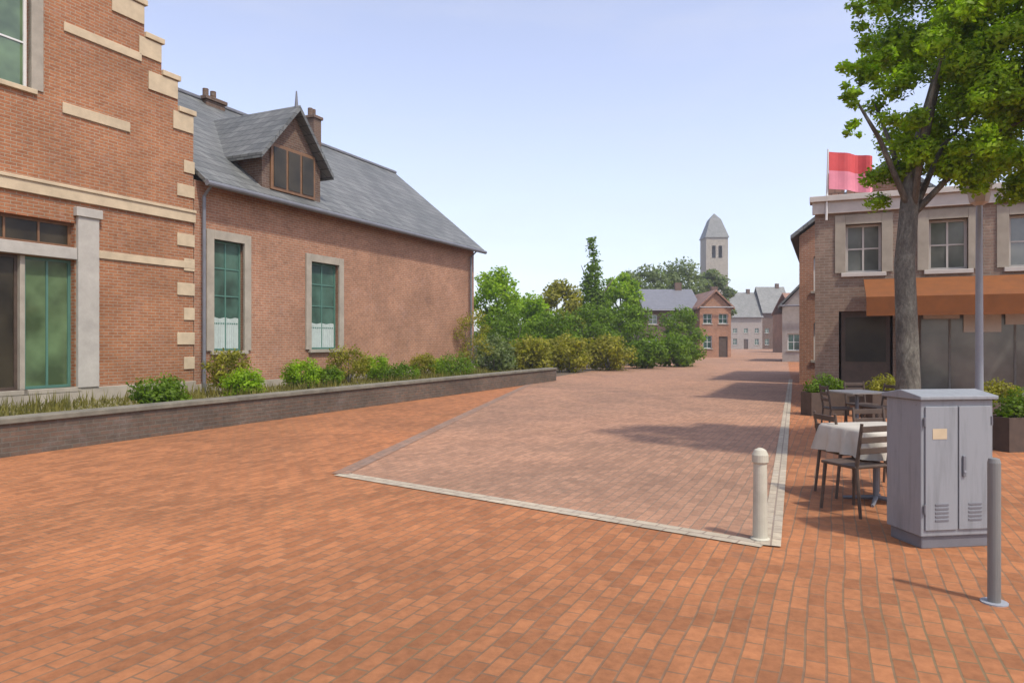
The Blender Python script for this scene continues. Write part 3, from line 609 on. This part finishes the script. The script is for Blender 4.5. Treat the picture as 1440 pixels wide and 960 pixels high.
planter(at(1405, 13), 13, 'dark wooden planter of pale leaves right of the trunk', 'leafy')
planter(at(1440, 10.5), 10.5, 'dark wooden planter cut by the right edge of the picture', 'leafd')
sg = tag(empty('lamp_post', (at(1377, 11), 11, 0)), 'grey iron lamp post rising behind the cabinet right of the tree trunk', 'lamp post')
MB().tube([(0, 0, 0), (0, 0, .35), (0, 0, .4), (0, 0, 3.7)], [.11, .1, .06, .045], 14).build('pole', 'metal', sg)
MB().tube([(0, 0, 3.7), (0, 0, 3.75), (0, 0, 4.1), (0, 0, 4.3)], [.06, .13, .19, .03], 6).build('lantern', 'render', sg)
MB().tube([(0, 0, 4.28), (0, 0, 4.42)], [.05, .01], 8).build('finial', 'metal', sg)
hz = MB().box(-460, 460, -70, 460, -1, 70).build('haze', 'brick'); hz.data.materials.clear()
hm = bpy.data.materials.new('haze'); hm.use_nodes = True; ht = hm.node_tree; ht.nodes.clear()
ho = ht.nodes.new('ShaderNodeOutputMaterial'); hv = ht.nodes.new('ShaderNodeVolumePrincipled'); hv.inputs['Density'].default_value = .0008; hv.inputs['Color'].default_value = (.93, .95, 1, 1)
hv.inputs['Anisotropy'].default_value = .2
ht.links.new(hv.outputs[0], ho.inputs['Volume']); hz.data.materials.append(hm); tag(hz, 'thin pale haze in the air over the whole street', 'haze', kind='stuff')
# ------------------------------------------------------------------ LIGHT, SKY, CAMERA
wd_ = bpy.data.worlds.new('World'); sc.world = wd_; wd_.use_nodes = True
nt = wd_.node_tree; sky = nt.nodes.new('ShaderNodeTexSky'); sky.sky_type = 'NISHITA'; sky.sun_disc = False
SD = Vector((.66, -.75, 0)).normalized(); EL = R(57)
sun_dir = Vector((SD.x*math.cos(EL), SD.y*math.cos(EL), math.sin(EL)))
sky.sun_elevation = EL; sky.sun_rotation = math.atan2(SD.x, SD.y)
sky.air_density = 1.0; sky.dust_density = 1.4; sky.ozone_density = 1.2; sky.altitude = 50
hs_ = nt.nodes.new('ShaderNodeHueSaturation'); hs_.inputs['Saturation'].default_value = .66; hs_.inputs['Hue'].default_value = .508
nt.links.new(sky.outputs[0], hs_.inputs['Color']); tn = nt.nodes.new('ShaderNodeMix'); tn.data_type = 'RGBA'; tn.blend_type = 'MULTIPLY'; tn.inputs[0].default_value = 1; tn.inputs[7].default_value = (.86, .855, .92, 1)
wc_ = nt.nodes.new('ShaderNodeTexCoord'); wm = nt.nodes.new('ShaderNodeMapping'); wm.inputs['Scale'].default_value = (1, 1, 4.5); nt.links.new(wc_.outputs['Generated'], wm.inputs[0])
cn = nt.nodes.new('ShaderNodeTexNoise'); cn.inputs['Scale'].default_value = 2.2; cn.inputs['Detail'].default_value = 8; cn.inputs['Roughness'].default_value = .62; nt.links.new(wm.outputs[0], cn.inputs['Vector'])
cr = nt.nodes.new('ShaderNodeMapRange'); cr.inputs['From Min'].default_value = .48; cr.inputs['From Max'].default_value = .78; cr.inputs['To Max'].default_value = .35; nt.links.new(cn.outputs[0], cr.inputs[0])
cx = nt.nodes.new('ShaderNodeMix'); cx.data_type = 'RGBA'; cx.inputs[7].default_value = (3.1, 3.2, 3.4, 1)     # thin high cloud
nt.links.new(cr.outputs[0], cx.inputs[0]); nt.links.new(hs_.outputs[0], cx.inputs[6]); nt.links.new(cx.outputs[2], tn.inputs[6]); nt.links.new(tn.outputs[2], nt.nodes['Background'].inputs[0]); nt.nodes['Background'].inputs[1].default_value = .15
L = bpy.data.lights.new('sun', 'SUN'); L.energy = 2.1; L.angle = R(3); L.color = (1, .95, .86)
lo = bpy.data.objects.new('sun', L); COL.objects.link(lo); lo.rotation_euler = sun_dir.to_track_quat('Z', 'Y').to_euler(); lo.location = (0, 0, 30)
cd = bpy.data.cameras.new('camera'); cam = bpy.data.objects.new('camera', cd); COL.objects.link(cam)
cd.sensor_width = 36; cd.lens = 25; cd.clip_end = 3000; cam.location = (0, 0, 1.6); cam.rotation_euler = (R(90), 0, 0)
sc.camera = cam
sc.view_settings.view_transform = 'Standard'; sc.view_settings.look = 'None'; sc.view_settings.gamma = 1; sc.view_settings.exposure = 1.0
